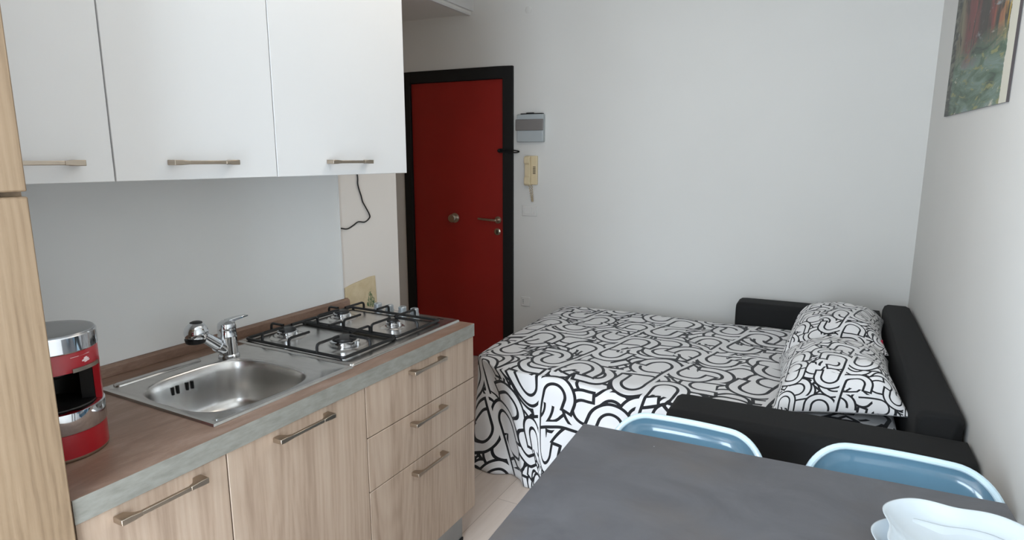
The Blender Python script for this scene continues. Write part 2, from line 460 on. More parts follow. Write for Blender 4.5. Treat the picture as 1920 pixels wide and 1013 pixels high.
# ------------------------------------------------------------------ the setting
BTH = math.tan(math.radians(3.825))
def back(x): return 2.913 + BTH*x            # the back wall runs slightly askew
WX = 2.191; FY = -1.60; CZ = 2.75
struct('floor', MB().prism([(-1.75, FY), (WX+.1, FY), (WX+.1, 3.3), (-1.75, 3.3)], -0.1, 0.0), M['floor'])
struct('ceiling', MB().prism([(-1.75, FY), (WX+.1, FY), (WX+.1, 3.3), (-1.75, 3.3)], CZ, CZ+.1), M['ceiling'])
kp = lambda x, y: tuple(K((x, y, 0))[:2])
struct('wall_left', MB().prism([kp(0, -1.58), kp(0, 1.222), kp(-0.12, 1.222), kp(-0.12, -1.58)], 0, CZ), M['cream_wall'])
struct('wall_hall', MB().prism([(-1.60, 1.0), (-1.60, back(-1.6)), (-1.75, back(-1.75)), (-1.75, 1.0)], 0, CZ), M['hall'])
struct('wall_return', MB().prism([(-1.60, 1.10), (-0.125, 1.10), (-0.125, 1.20), (-1.60, 1.20)], 0, CZ), M['hall'])
DX0, DX1 = -1.167, -0.262                      # outer edges of the door frame on the back wall
wb = MB()
def wall_piece(x0, x1, z0, z1):
    wb.prism([(x0, back(x0)), (x1, back(x1)), (x1, back(x1)+.14), (x0, back(x0)+.14)], z0, z1)
wall_piece(-1.75, DX0+.005, 0, CZ); wall_piece(DX1-.005, WX+.1, 0, CZ); wall_piece(DX0+.005, DX1-.005, 2.125, CZ)
struct('wall_back', wb, M['wall'])
struct('wall_right', MB().prism([(WX, FY), (WX+.1, FY), (WX+.1, back(WX)+.1), (WX, back(WX))], 0, CZ), M['wall'])
# wall with the balcony door behind the camera
wf = MB(); OX0, OX1, OZ = 0.02, 1.52, 2.35
wf.box((-.15, FY-.02, 0), (OX0, FY+.08, CZ)); wf.box((OX1, FY-.02, 0), (WX, FY+.08, CZ)); wf.box((OX0, FY-.02, OZ), (OX1, FY+.08, CZ))
struct('wall_front', wf, M['wall'])
wn = props(MB().box((OX0, FY, 0), (OX0+.06, FY+.06, OZ)).box((OX1-.06, FY, 0), (OX1, FY+.06, OZ)).box((OX0+.06, FY, OZ-.06), (OX1-.06, FY+.06, OZ))
    .box((OX0+.06, FY, 0), (OX1-.06, FY+.06, .08)).box(((OX0+OX1)/2-.04, FY, .08), ((OX0+OX1)/2+.04, FY+.06, OZ-.06)).build('window_1', M['window_frame'], bevel=.004), kind='structure')
for a, b in ((OX0+.06, (OX0+OX1)/2-.04), ((OX0+OX1)/2+.04, OX1-.06)):
    box('pane', (a, FY+.028, .08), (b, FY+.034, OZ-.06), M['glass'], wn)
# lowered box over the entrance with a fascia along its open side
sx = -0.57
sof = MB().prism([(-1.60, 1.30), (sx-.02, 1.30), (sx-.02, back(sx-.02)), (-1.60, back(-1.6))], 2.497, CZ)
struct('trim_1', sof, M['ceiling'])
fas = MB().prism([(sx-.02, 1.30), (sx, 1.30), (sx, back(sx)), (sx-.02, back(sx-.02))], 2.515, CZ)
fas.prism([(sx-.045, 1.30), (sx-.022, 1.30), (sx-.022, back(sx-.022)), (sx-.045, back(sx-.045))], 2.488, 2.4968)
struct('trim_2', fas, M['white_lam'], bevel=.001)
sk = MB(); sk.prism([(DX1+.004, back(DX1)-.012), (WX-.002, back(WX)-.012), (WX-.002, back(WX)), (DX1+.004, back(DX1))], 0, .07)
struct('baseboard_back', sk, M['skirting'], bevel=.002)
# the hook left on the wall high up: a small round painted-over cover
t_ = thing('blanking_plate', 'small round painted-over cover high on the back wall right of the door', 'wall cover', (-.156, back(-.156), 2.486))
MB().lathe((-.156, back(-.156)+.002, 2.486), [(.024, .0), (.024, -.0035), (.020, -.005), (.001, -.0055)], 28, axis='Y').build('cover', M['wall'], t_)

# ------------------------------------------------------------------ entrance door
d = bpy.data.objects.new('door_1', None); COL.objects.link(d); d['kind'] = 'structure'
props(d, 'dark red entrance door in a wide black frame', 'door')
TH = math.radians(3.825)
d.location = (DX0, back(DX0), 0); d.rotation_euler.z = TH
L = (DX1-DX0)/math.cos(TH)                     # local x runs along the wall, local y into it
ORG[d] = Vector((0, 0, 0))
fr = MB(); FW = .078
fr.box((0, -.022, 0), (FW-.01, .10, 2.132)); fr.box((L-FW, -.022, 0), (L, .10, 2.132)); fr.box((FW-.01, -.022, 2.052), (L-FW, .10, 2.132))
fr.build('door_frame', M['door_black'], d, bevel=.003, label='black door frame')
box('door_leaf', (FW-.008, .0, .004), (L-FW-.002, .045, 2.05), M['door_red'], d, bevel=.002)
def wl(x): return (x-DX0)/math.cos(TH)
kx = wl(-.743)
MB().lathe((kx, 0, 1.065), [(.036, 0), (.036, -.006), (.020, -.012), (.017, -.030), (.028, -.040), (.031, -.052), (.025, -.060), (.001, -.062)], 32, axis='Y').build('door_knob', M['satin_steel'], d, label='round steel knob in the middle of the leaf')
hx = wl(-.385)
hb = MB().lathe((hx, 0, 1.063), [(.026, 0), (.026, -.008), (.012, -.010), (.011, -.045), (.001, -.046)], 28, axis='Y')
hb.tube([(hx, -.045, 1.063), (hx-.02, -.049, 1.064), (hx-.06, -.050, 1.066), (hx-.11, -.048, 1.069), (hx-.142, -.044, 1.071)], .0095, 12, taper=[1, 1, .95, .9, .8])
hb.build('door_handle', M['satin_steel'], d, label='curved steel lever handle')
ey = MB().lathe((wl(-.390), 0, .977), [(.025, 0), (.025, -.007), (.020, -.010), (.001, -.010)], 28, axis='Y').build('lock_escutcheon', M['satin_steel'], d)
MB().box((wl(-.390)-.004, -.0108, .962), (wl(-.390)+.004, -.0095, .990)).build('keyhole', M['dark_hole'], ey)
gd = thing('door_guard', 'black swing-bar door guard across the right side of the door frame', 'door latch', (DX0, back(DX0), 0), rz=TH)
g = MB().box((wl(-.375), -.012, 1.543), (wl(-.338), -.0, 1.573)); g.tube([(wl(-.362), -.012, 1.558), (wl(-.362), -.034, 1.558)], .008); g.sphere((wl(-.362), -.036, 1.558), .011)
g.build('door_plate', M['door_black'], gd, bevel=.002)
g = MB().tube(catmull([(wl(-.365), -.034, 1.566), (wl(-.30), -.034, 1.563), (wl(-.235), -.034, 1.558), (wl(-.207), -.034, 1.551), (wl(-.235), -.034, 1.544), (wl(-.30), -.034, 1.549), (wl(-.365), -.034, 1.550)]), .0045, 8)
g.build('swing_bar', M['door_black'], gd)
g = MB().box((wl(-.325), -.026, 1.535), (wl(-.295), -.022, 1.578)); g.tube([(wl(-.31), -.024, 1.557), (wl(-.31), -.036, 1.557)], .007)
g.build('hinge_plate', M['door_black'], gd, bevel=.001)

# ------------------------------------------------------------------ small things on the back wall (local frame along the wall)
def wthing(name, label, cat, x, z):
    o = thing(name, label, cat, (x, back(x), z), rz=TH); return o
t_ = wthing('fuse_box', 'pale grey fuse box with a smoked flap on the wall beside the door', 'fuse box', -.124, 1.71)
MB().box((-.098, -.045, -.095), (.098, 0, .092)).build('housing', M['box_grey'], t_, bevel=.006)
MB().box((-.104, -.054, -.018), (.102, -.0445, .058)).build('cover_flap', M['box_smoke'], t_, bevel=.005, label='smoked grey flap')
MB().box((-.070, -.040, .0915), (.088, -.004, .098)).box((-.03, -.034, .0975), (.02, -.010, .103)).build('cable_entry', M['dark_hole'], t_, label='dark ragged gap along the top')

t_ = wthing('intercom_phone', 'ivory intercom handset hanging on the wall below the fuse box', 'intercom', -.1215, 1.42)
MB().box((-.045, -.022, -.098), (.045, 0, .102)).build('wall_plate', M['ivory'], t_, bevel=.006)
hs = MB()
prof = [(-.024, .100), (-.044, .100), (-.058, .090), (-.058, .055), (-.046, .040), (-.044, -.035), (-.056, -.050), (-.056, -.092), (-.044, -.102), (-.024, -.102)]
ring = lambda x: [(x, y, z) for y, z in prof]
hs.loft([ring(-.041), ring(.002)])
hs.build('handset', M['ivory'], t_, bevel=.005, seg=3)
gr = MB()
for i in range(5): gr.box((.014, -.0235, .022-i*.011), (.034, -.0215, .028-i*.011))
gr.build('speaker_grille', M['grille'], t_)
crd = []
for i in range(170):
    u = i/169; a = 2*PI*20*u; c = (-.014 + .016*math.sin(PI*u) + .020*u, -.022, -.100-.118*math.sin(PI*u)+.004)
    crd.append((c[0]+.0045*math.cos(a), c[1]+.0045*math.sin(a), c[2]))
MB().tube(crd, .0022, 6).build('coiled_cord', M['ivory_dark'], t_)

t_ = wthing('light_switch', 'white light switch plate on the wall under the intercom', 'light switch', -.137, 1.139)
MB().box((-.058, -.009, -.038), (.058, 0, .038)).build('plate', M['switch_white'], t_, bevel=.005)
MB().box((-.042, -.013, -.024), (.012, -.0085, .024)).build('rocker', M['switch_white'], t_, bevel=.003)
MB().box((.016, -.012, -.024), (.038, -.0085, .024)).build('rocker', M['switch_white'], t_, bevel=.003)

t_ = wthing('wall_socket', 'white wall socket low on the back wall between door and bed', 'socket', -.165, .475)
MB().box((-.036, -.009, -.036), (.036, 0, .036)).build('plate', M['switch_white'], t_, bevel=.005)
s_ = MB()
for k in (-.012, 0, .012): s_.lathe((-.018+k*.0, -.0085, k), [(.003, 0), (.003, -.0012), (.0005, -.0013)], 12, axis='Y')
s_.build('socket_holes', M['dark_hole'], t_)

# ------------------------------------------------------------------ kitchen: tall unit, base units, worktop
def handle(parent, x, y0, y1, z, name='handle'):
    """bridge handle: two flared flat feet joined by a slim bar; front plane at x"""
    m = MB()
    st, bw_ = .030, .0055
    def sec(y, h, x0, x1): return [(x0, y, z-h), (x1, y, z-h), (x1, y, z+h), (x0, y, z+h)]
    for s, ye in ((1, y0), (-1, y1)):
        # foot widening towards the end
        m.loft([sec(ye, .0062, x+.0005, x+st), sec(ye+s*.018, .0062, x+.0005, x+st), sec(ye+s*.030, .0050, x+st-.013, x+st), sec(ye+s*.040, .0045, x+st-.009, x+st)])
    m.box((x+st-.0085, y0+.039, z-.0045), (x+st-.0005, y1-.039, z+.0045))
    return m.build(name, M['nickel'], parent, bevel=.0012)

YT = -0.468; YA, YB, YE = -0.157, 0.295, 0.884; XD = 0.612; ZP, Z2, Z1, ZL = 0.165, 0.520, 0.692, 0.852
tall = thing('tall_cabinet', 'tall honey-oak cabinet at the left edge of the picture, reaching the ceiling', 'cabinet', (.3, -.77, 0), True)
MB().box((.004, YT-.60, .10), (.60, YT, 2.35)).box((.03, YT-.59, 0), (.56, YT-.01, .10)).build('body', M['honey_oak'], tall, bevel=.0015)
box('door', (.601, YT-.598, .105), (.622, YT-.001, 1.437), M['honey_oak'], tall, bevel=.0025)
box('door', (.601, YT-.598, 1.445), (.622, YT-.001, 2.348), M['honey_oak'], tall, bevel=.0025)
box('gap_shadow', (.590, YT-.598, 1.4372), (.6008, YT-.03, 1.4448), M['dark_hole'], tall)

G = .0016
def base_unit(name, label, y0, y1, doors, hy):
    t = thing(name, label, 'cabinet', (.3, (y0+y1)/2, 0), True, group=None)
    c = MB()
    c.box((.012, y0+.0006, ZP-.01), (XD-.0215, y0+.018, ZL)); c.box((.012, y1-.018, ZP-.01), (XD-.0215, y1-.0006, ZL))
    c.box((.012, y0+.018, ZP-.01), (XD-.0215, y1-.018, ZP+.008)); c.box((.012, y0+.018, ZP+.008), (.018, y1-.018, ZL))
    c.build('carcass', M['oak'], t)
    for (kind, z0, z1, hz) in doors:
        p = box(kind, (XD-.020, y0+G, z0+G), (XD, y1-G, z1-G), M['oak'], t, bevel=.0012)
        handle(p, XD, hy[0], hy[1], hz)
    return t
base_unit('base_cabinet', 'narrow oak base cabinet beside the tall unit, under the coffee machine', YT+.003, YA, [('door', ZP, ZL, .827)], (-.402, -.222))
base_unit('base_cabinet', 'oak base cabinet with one door under the sink', YA, YB, [('door', ZP, ZL, .829)], (-.032, .149))
base_unit('drawer_cabinet', 'oak base cabinet with three stacked drawers under the gas hob', YB, YE, [('drawer', Z1, ZL, .832), ('drawer', Z2, Z1, .657), ('drawer', ZP, Z2, .485)], (.494, .672))
pl = thing('plinth', 'grey metal plinth strip under the oak base cabinets', 'plinth', (.55, .2, 0), True)
box('strip', (.535, YT+.01, .0), (.552, YE-.004, ZP-.012), M['plinth'], pl, bevel=.001)
MB().box((.5525, YT+.01, 0.0), (.556, YE-.004, .012)).build('seal', M['black_plastic'], pl)

# sink and hob positions
SX0, SX1, SY0, SY1 = .100, .566, -.150, .300
BC = (.357, .045); BHX, BHY = .178, .172
ct = thing('worktop', 'long brown stone-look kitchen worktop over the oak base cabinets', 'worktop', (.31, .2, ZL), True)
XF = .617; CZT = .900
m = MB()
hx0, hx1, hy0, hy1 = BC[0]-.185, BC[0]+.185, BC[1]-.180, BC[1]+.180
def ringbox(mb, o, i, z0, z1):
    (a0, b0, a1, b1), (c0, d0, c1, d1) = o, i
    O = [(a0, b0), (a1, b0), (a1, b1), (a0, b1)]; I = [(c0, d0), (c1, d0), (c1, d1), (c0, d1)]
    V = lambda P, z: [mb.bm.verts.new((x, y, z)) for x, y in P]
    ot, it, ob, ib = V(O, z1), V(I, z1), V(O, z0), V(I, z0)
    for k in range(4):
        j = (k+1) % 4
        mb.face([ot[k], ot[j], it[j], it[k]]); mb.face([ob[j], ob[k], ib[k], ib[j]])
        mb.face([ob[k], ob[j], ot[j], ot[k]]); mb.face([it[k], it[j], ib[j], ib[k]])
ringbox(m, (.002, YT+.002, XF-.002, YE), (hx0, hy0, hx1, hy1), ZL+.0005, CZT)
m.build('slab', M['counter'], ct, smooth=False)
MB().box((XF-.0019, YT+.002, ZL+.0005), (XF, YE, CZT)).build('edge_strip', M['edge'], ct, bevel=.0006, label='grey-green front edge')
MB().loft([[(.002, y, CZT+.0002), (.022, y, CZT+.0002), (.020, y, CZT+.026), (.010, y, CZT+.033), (.002, y, CZT+.033)] for y in (YT+.002, YE-.01)]).build('upstand', M['counter'], ct, bevel=.001)

bs = thing('backsplash_panel', 'smooth white splashback panel between worktop and wall cabinets', 'splashback', (.005, .2, .935), True)
box('panel', (.0005, YT+.002, .934), (.0095, .846, 1.460), M['panel_white'], bs)
box('edge_trim', (.0005, .8462, .934), (.0115, .852, 1.460), M['white_lam'], bs, bevel=.001)

# ------------------------------------------------------------------ sink
sk_ = thing('kitchen_sink', 'square stainless-steel inset sink in the worktop', 'sink', (.33, .08, CZT), True)
def superell(cx, cy, hx, hy, n, a):
    c, s = math.cos(a), math.sin(a)
    k = (abs(c)**n+abs(s)**n)**(-1/n)
    return cx+hx*k*c, cy+hy*k*s
def rect_pt(a, x0, x1, y0, y1, cx, cy):
    c, s = math.cos(a), math.sin(a); k = 1e9
    if c > 1e-9: k = min(k, (x1-cx)/c)
    if c < -1e-9: k = min(k, (x0-cx)/c)
    if s > 1e-9: k = min(k, (y1-cy)/s)
    if s < -1e-9: k = min(k, (y0-cy)/s)
    return cx+k*c, cy+k*s
N = 120; angs = [2*PI*i/N for i in range(N)]
for (x, y) in ((SX0, SY0), (SX0, SY1), (SX1, SY0), (SX1, SY1)):      # keep true corners
    a = math.atan2(y-BC[1], x-BC[0]) % (2*PI); j = min(range(N), key=lambda i: abs(angs[i]-a)); angs[j] = a
zt = CZT+.006
rings = [[(*rect_pt(a, SX0, SX1, SY0, SY1, *BC), CZT+.0006) for a in angs],
         [(*rect_pt(a, SX0+.002, SX1-.002, SY0+.002, SY1-.002, *BC), zt) for a in angs],
         [(*rect_pt(a, SX0+.010, SX1-.010, SY0+.010, SY1-.010, *BC), zt+.001) for a in angs],
         [(*rect_pt(a, SX0+.016, SX1-.016, SY0+.016, SY1-.016, *BC), zt-.001) for a in angs],
         [(*superell(BC[0], BC[1], BHX+.005, BHY+.005, 3.2, a), zt-.001) for a in angs]]
depth = .150
for f, dz, n in ((1.0, .003, 3.2), (.985, .010, 3.2), (.965, .03, 3.2), (.94, .08, 3.2), (.92, .115, 3.2), (.87, .137, 3.1), (.78, .147, 3.0), (.60, .150, 2.6), (.35, .152, 2.2), (.13, .154, 2)):
    rings.append([(*superell(BC[0], BC[1], BHX*f, BHY*f, n, a), zt-dz) for a in angs])
MB().loft(rings, True, False, True).build('basin', M['steel'], sk_, angle=50)
# pressed ledge along the back rim
MB().loft([[(.123+.015*k*math.cos(PI*i/10), y, zt-.0008+.0075*k*math.sin(PI*i/10)) for i in range(11)] for y, k in ((-.120, .3), (-.117, .75), (-.110, 1), (.115, 1), (.122, .75), (.126, .3))]).build('pressed_ledge', M['steel'], sk_, angle=60, label='raised bright bar along the back rim')
for k in (-.033, -.018, .010, .025):
    MB().prism(rrect(BC[0]-BHX*.955+.0015, .028+k, .004, .0036, .0034, 4), zt-.052, zt-.030).build('overflow_slot', M['dark_hole'], sk_)
MB().lathe((BC[0], BC[1], zt-.1535), [(.040, 0), (.040, .002), (.030, .003), (.001, .001)], 32).build('drain', M['chrome'], sk_)
MB().lathe((.548, -.128, zt), [(.004, 0), (.004, .0014), (.001, .002)], 14).build('rivet', M['chrome'], sk_)

# ------------------------------------------------------------------ faucet
fc = thing('mixer_tap', 'chrome mixer tap with a ball-shaped spray head behind the sink', 'tap', (.169, .191, zt), True)
fx, fy, fz = .169, .191, zt
MB().lathe((fx, fy, fz), [(.030, 0), (.030, .006), (.0265, .010), (.0265, .060), (.0275, .063), (.0275, .067), (.0265, .071), (.0262, .086)], 32).build('body', M['chrome'], fc)
MB().lathe((fx, fy, fz+.0862), [(.0260, 0), (.0264, .008), (.0245, .018), (.016, .025), (.001, .027)], 32).build('cap', M['chrome'], fc)
lv = MB()
lp = [(fx-.005, fy+.005, fz+.106), (fx+.004, fy+.028, fz+.113), (fx+.008, fy+.048, fz+.115), (fx+.012, fy+.064, fz+.116)]
def slab_ring(p, wd, th): return [(p[0]-wd, p[1], p[2]-th), (p[0]+wd, p[1], p[2]-th), (p[0]+wd, p[1], p[2]+th), (p[0]-wd, p[1], p[2]+th)]
lv.loft([slab_ring(p, wd, th) for p, wd, th in zip(lp, (.012, .011, .009, .007), (.007, .0045, .0032, .0026))])
lv.build('lever', M['chrome'], fc, bevel=.0015)
sp0, sp1 = Vector((fx, fy-.010, fz+.024)), Vector((fx+.008, fy-.098, fz+.098))
dr = (sp1-sp0)
MB().tube([sp0, sp0+dr*.22], .0195, 20).tube([sp0+dr*.22, sp0+dr*.30], .0205, 20).build('spout_socket', M['chrome'], fc, angle=50)
MB().tube([sp0+dr*.30, sp0+dr*.55, sp0+dr*.92], .0168, 20, taper=[1.05, 1, .95]).build('spout', M['chrome'], fc)
hd = MB(); hd.sphere(sp1+Vector((0, -.006, .004)), .0325, (1, 1, 1.0)); hdo = hd.build('spray_head', M['chrome'], fc)
MB().lathe((sp1.x, sp1.y-.010, sp1.z+.004), [(.0285, -.0160), (.0265, -.0270), (.023, -.030), (.001, -.030)], 28).build('spray_face', M['black_plastic'], hdo)
MB().lathe((sp1.x, sp1.y-.004, sp1.z+.0295), [(.017, 0), (.0165, .0045), (.011, .007), (.001, .0075)], 24).build('button', M['black_plastic'], hdo)

# ------------------------------------------------------------------ gas hob
hb_ = thing('gas_hob', 'stainless gas hob with four burners and black pan supports', 'hob', (.30, .59, CZT), True)
HX0, HX1, HY0, HY1 = .052, .558, .303, .882
hz = CZT+.0085
P = lambda ins, z: [(x, y, z) for x, y in rrect((HX0+HX1)/2, (HY0+HY1)/2, (HX1-HX0)/2-ins, (HY1-HY0)/2-ins, .012, 5)]
MB().loft([P(0, CZT+.0006), P(.001, hz-.002), P(.004, hz), P(.012, hz), P(.020, hz-.0015)]).build('tray', M['steel'], hb_, angle=50)
MB().box((.47, .852, hz-.0012), (.498, .859, hz-.0006)).build('maker_mark', M['cast'], hb_)
burn = [(.160, .425, .034), (.402, .440, .047), (.148, .695, .033), (.398, .685, .025)]
for (bx_, by_, br) in burn:
    b = MB().lathe((bx_, by_, hz-.0015), [(br*1.75, 0), (br*1.55, .004), (br*1.05, .006), (br*.9, .003), (.001, .003)], 40).build('burner', M['steel'], hb_, angle=60)
    MB().lathe((bx_, by_, hz+.001), [(br*.85, 0), (br*.85, .006), (br, .009), (br, .017), (br*.9, .0185), (.001, .0185)], 40).build('flame_ring', M['chrome'], b)
    MB().lathe((bx_, by_, hz+.0195), [(br*.80, 0), (br*.84, .002), (br*.80, .006), (br*.55, .008), (.001, .0085)], 36).build('burner_cap', M['cast'], b)
    MB().lathe((bx_+br*1.12, by_+.004, hz), [(.003, 0), (.003, .016), (.001, .018)], 10).build('igniter', M['white_lam'], b)
for kx_ in (.188, .246, .310, .368):
    k = MB().lathe((kx_, .852, hz-.001), [(.017, 0), (.0175, .006), (.0175, .0085), (.0155, .009), (.0155, .026), (.0135, .028), (.001, .028)], 28).build('knob', M['knob'], hb_)
    MB().box((kx_-.0012, .840, hz+.0268), (kx_+.0012, .852, hz+.0276)).build('pointer', M['black_plastic'], k)
def bent(pts, r=.0048): return pts
def grate(y0, y1, bs_):
    m = MB(); r = .0045; z0 = hz+.006; zt_ = hz+.034
    x0, x1 = .082, .508
    m.tube([(x, y, z0) for x, y in rrect((x0+x1)/2, (y0+y1)/2, (x1-x0)/2, (y1-y0)/2, .010, 4)], .0052, 8, closed=True)
    def finger(a, b):
        a = Vector(a); b = Vector(b); dd = (b-a).normalized()
        m.tube([(a.x, a.y, z0), (a.x, a.y, zt_-.010), (a.x+dd.x*.003, a.y+dd.y*.003, zt_-.003), (a.x+dd.x*.010, a.y+dd.y*.010, zt_), (b.x, b.y, zt_)], r, 8)
    for (bx_, by_, br) in bs_:
        finger((bx_, y0, 0), (bx_, by_-br*.55, 0)); finger((bx_, y1, 0), (bx_, by_+br*.55, 0))
    finger((x0, bs_[0][1], 0), (bs_[0][0]-bs_[0][2]*.55, bs_[0][1], 0)); finger((x1, bs_[1][1], 0), (bs_[1][0]+bs_[1][2]*.55, bs_[1][1], 0))
    xm = (bs_[0][0]+bs_[1][0])/2
    finger((xm, y0, 0), (xm, y0+.085, 0)); finger((xm, y1, 0), (xm, y1-.065, 0))
    for (x, y) in ((x0+.012, y0+.002), (x0+.012, y1-.002), (x1-.012, y0+.002), (x1-.012, y1-.002)):
        m.tube([(x, y, hz-.001), (x, y, z0)], .005, 8)
    m.build('pan_support', M['cast'], hb_)
grate(.322, .560, burn[:2]); grate(.573, .815, burn[2:])

# ------------------------------------------------------------------ coffee machine
CX, CY, CR = .385, -.370, .083
cm = thing('coffee_machine', 'red and chrome round coffee machine standing at the left end of the worktop', 'coffee machine', (CX, CY, CZT), True)
z0 = CZT+.0008
MB().lathe((CX, CY, z0), [(CR*.97, 0), (CR*.99, .002), (CR, .004), (CR, .007)], 64).build('foot_ring', M['nickel'], cm)
MB().lathe((CX, CY, z0+.0072), [(CR+.0005, 0), (CR+.0005, .049), (CR-.001, .050)], 64).build('base', M['red'], cm)
MB().lathe((CX, CY, z0+.0575), [(CR+.001, 0), (CR+.002, .002), (CR+.002, .043), (CR-.002, .0455), (CR-.012, .046)], 64).build('lower_band', M['chrome'], cm)
MB().lathe((CX, CY, z0+.1040), [(CR-.010, 0), (CR-.012, .002), (.022, .002), (.018, .0005), (.001, .0005)], 48).build('drip_tray', M['black_plastic'], cm)
OA = math.radians(-16); HALF = math.radians(66)
def arc(r0, r1, a0, a1, za, zb, n=40):
    mb = MB(); rings = []
    for i in range(n+1):
        a = a0+(a1-a0)*i/n; c, s = math.cos(a), math.sin(a)
        rings.append([(CX+r0*c, CY+r0*s, za), (CX+r1*c, CY+r1*s, za), (CX+r1*c, CY+r1*s, zb), (CX+r0*c, CY+r0*s, zb)])
    return mb.loft(rings)
arc(CR-.012, CR-.0005, OA+HALF, OA+2*PI-HALF, z0+.1036, z0+.180).build('back_shell', M['red'], cm)
arc(CR-.036, CR-.0125, OA+HALF-.02, OA+2*PI-HALF+.02, z0+.1063, z0+.180).build('cup_recess', M['black_plastic'], cm)
MB().lathe((CX, CY, z0+.1802), [(.001, 0), (CR-.004, 0), (CR, .0015), (CR, .039), (CR-.001, .0405)], 64).build('head', M['red'], cm)
arc(CR, CR+.003, math.radians(0), math.radians(44), z0+.1812, z0+.1890, 20).build('control_strip', M['nickel'], cm, label='silver button strip')
MB().lathe((CX+.015, CY, z0+.158), [(.010, 0), (.016, .006), (.018, .0218)], 24).build('brew_spout', M['black_plastic'], cm)
MB().lathe((CX, CY, z0+.2212), [(CR+.0005, 0), (CR+.002, .002), (CR+.002, .031), (CR, .0335)], 64).build('upper_band', M['chrome'], cm)
MB().lathe((CX, CY, z0+.2550), [(CR-.0005, 0), (CR-.002, .002), (CR-.010, .0035), (CR-.030, .0042), (.001, .0045)], 64).build('lid', M['grey_lid'], cm)
# printed emblem (small open leaf cluster) and a hair-thin line of print above it
em = MB()
def patch(a_c, zc, poly, r=CR+.0006):
    vs = [em.bm.verts.new((CX+r*math.cos(a_c+u/r), CY+r*math.sin(a_c+u/r), zc+v)) for u, v in poly]; em.face(vs)
ac = math.radians(20)
for k, (u0, v0, s_) in enumerate(((-.004, 0, 1), (.003, .001, 1), (0, .004, .9), (.0, -.003, .8), (.006, -.002, .7))):
    patch(ac, z0+.2005, [(u0+.0042*s_*math.cos(t)*1.2, v0+.0022*s_*math.sin(t)+.0006*math.cos(t)) for t in [2*PI*i/10 for i in range(10)]], CR+.0006+k*.00004)
patch(ac-.12, z0+.2120, [(-.020, -.0005), (-.008, -.0006), (.008, -.0003), (.020, .0002), (.020, .0010), (.008, .0006), (-.008, .0002), (-.020, .0003)])
em.build('printed_emblem', M['white_print'], cm, recalc=False)

# ------------------------------------------------------------------ wall cabinets
XU, ZU = .350, 1.447
def wall_unit(label, y0, y1, h0, h1):
    t = thing('wall_cabinet', label, 'wall cabinet', (.17, (y0+y1)/2, ZU), True, group=None)
    MB().box((.001, y0+.0006, ZU+.002), (XU-.0215, y1-.0006, 2.215)).build('body', M['white_lam'], t, bevel=.001)
    p = box('door', (XU-.020, y0+G, ZU), (XU, y1-G, 2.217), M['white_lam'], t, bevel=.0015)
    handle(p, XU, h0, h1, 1.4885)
    return t
wall_unit('white wall cabinet next to the tall oak cabinet, above the coffee machine', YT+.003, -.181, -.432, -.252)
wall_unit('white wall cabinet in the middle of the row, above the sink and tap', -.181, .264, -.059, .120)
wall_unit('white wall cabinet at the door end of the row, above the gas hob', .264, .856, .455, .640)

# ------------------------------------------------------------------ cable and parchment on the cream wall
cb = thing('power_cable', 'thin black cable dangling on the cream wall beneath the wall cabinets', 'cable', (.008, .95, 1.3), True)
cpts = [(.005, .950, 1.62), (.006, .955, 1.50), (.006, .968, 1.428), (.006, .968, 1.392), (.006, .985, 1.345), (.006, .992, 1.322), (.006, 1.010, 1.296), (.006, 1.030, 1.266), (.006, 1.030, 1.251), (.006, 1.000, 1.236), (.006, .960, 1.240), (.006, .930, 1.228), (.006, .895, 1.217), (.006, .862, 1.222), (.006, .8545, 1.224)]
MB().tube(catmull(cpts, 6), .0028, 8).build('lead', M['cable'], cb)

pc = thing('botanical_sheet', 'yellowed parchment with painted green sprigs on the wall behind the hob', 'picture', (.004, .965, .80), True)
m = MB(); uvl = m.bm.loops.layers.uv.new('UVMap')
n = 14; yy0, yy1 = .866, 1.052
def topz(u): return .974+.022*math.sin(u*1.7)+.001*math.sin(u*9)
ya_, yb_ = yy0, yy1
fr_, bk_ = [], []
for i in range(n+1):
    u = i/n; y = ya_+(yb_-ya_)*u
    fr_.append((m.bm.verts.new((.0035+.001*math.sin(u*3), y+.012*u, .78)), m.bm.verts.new((.0045+.002*math.sin(u*3), y, topz(u)))))
    bk_.append((m.bm.verts.new((.0010, y+.012*u, .78)), m.bm.verts.new((.0010, y, topz(u)))))
for i in range(n):
    for q, L_ in ((fr_, 0), (bk_, 1)):
        f = m.face([q[i][0], q[i+1][0], q[i+1][1], q[i][1]])
        for lp_, (a, b) in zip(f.loops, ((i/n, 0), ((i+1)/n, 0), ((i+1)/n, 1), (i/n, 1))): lp_[uvl].uv = (a, b*.75+.05 if False else b)
    m.face([fr_[i][1], fr_[i+1][1], bk_[i+1][1], bk_[i][1]]); m.face([fr_[i+1][0], fr_[i][0], bk_[i][0], bk_[i+1][0]])
m.face([fr_[n][0], bk_[n][0], bk_[n][1], fr_[n][1]]); m.face([fr_[0][1], bk_[0][1], bk_[0][0], fr_[0][0]])
m.build('sheet', M['parchment'], pc, smooth=False)

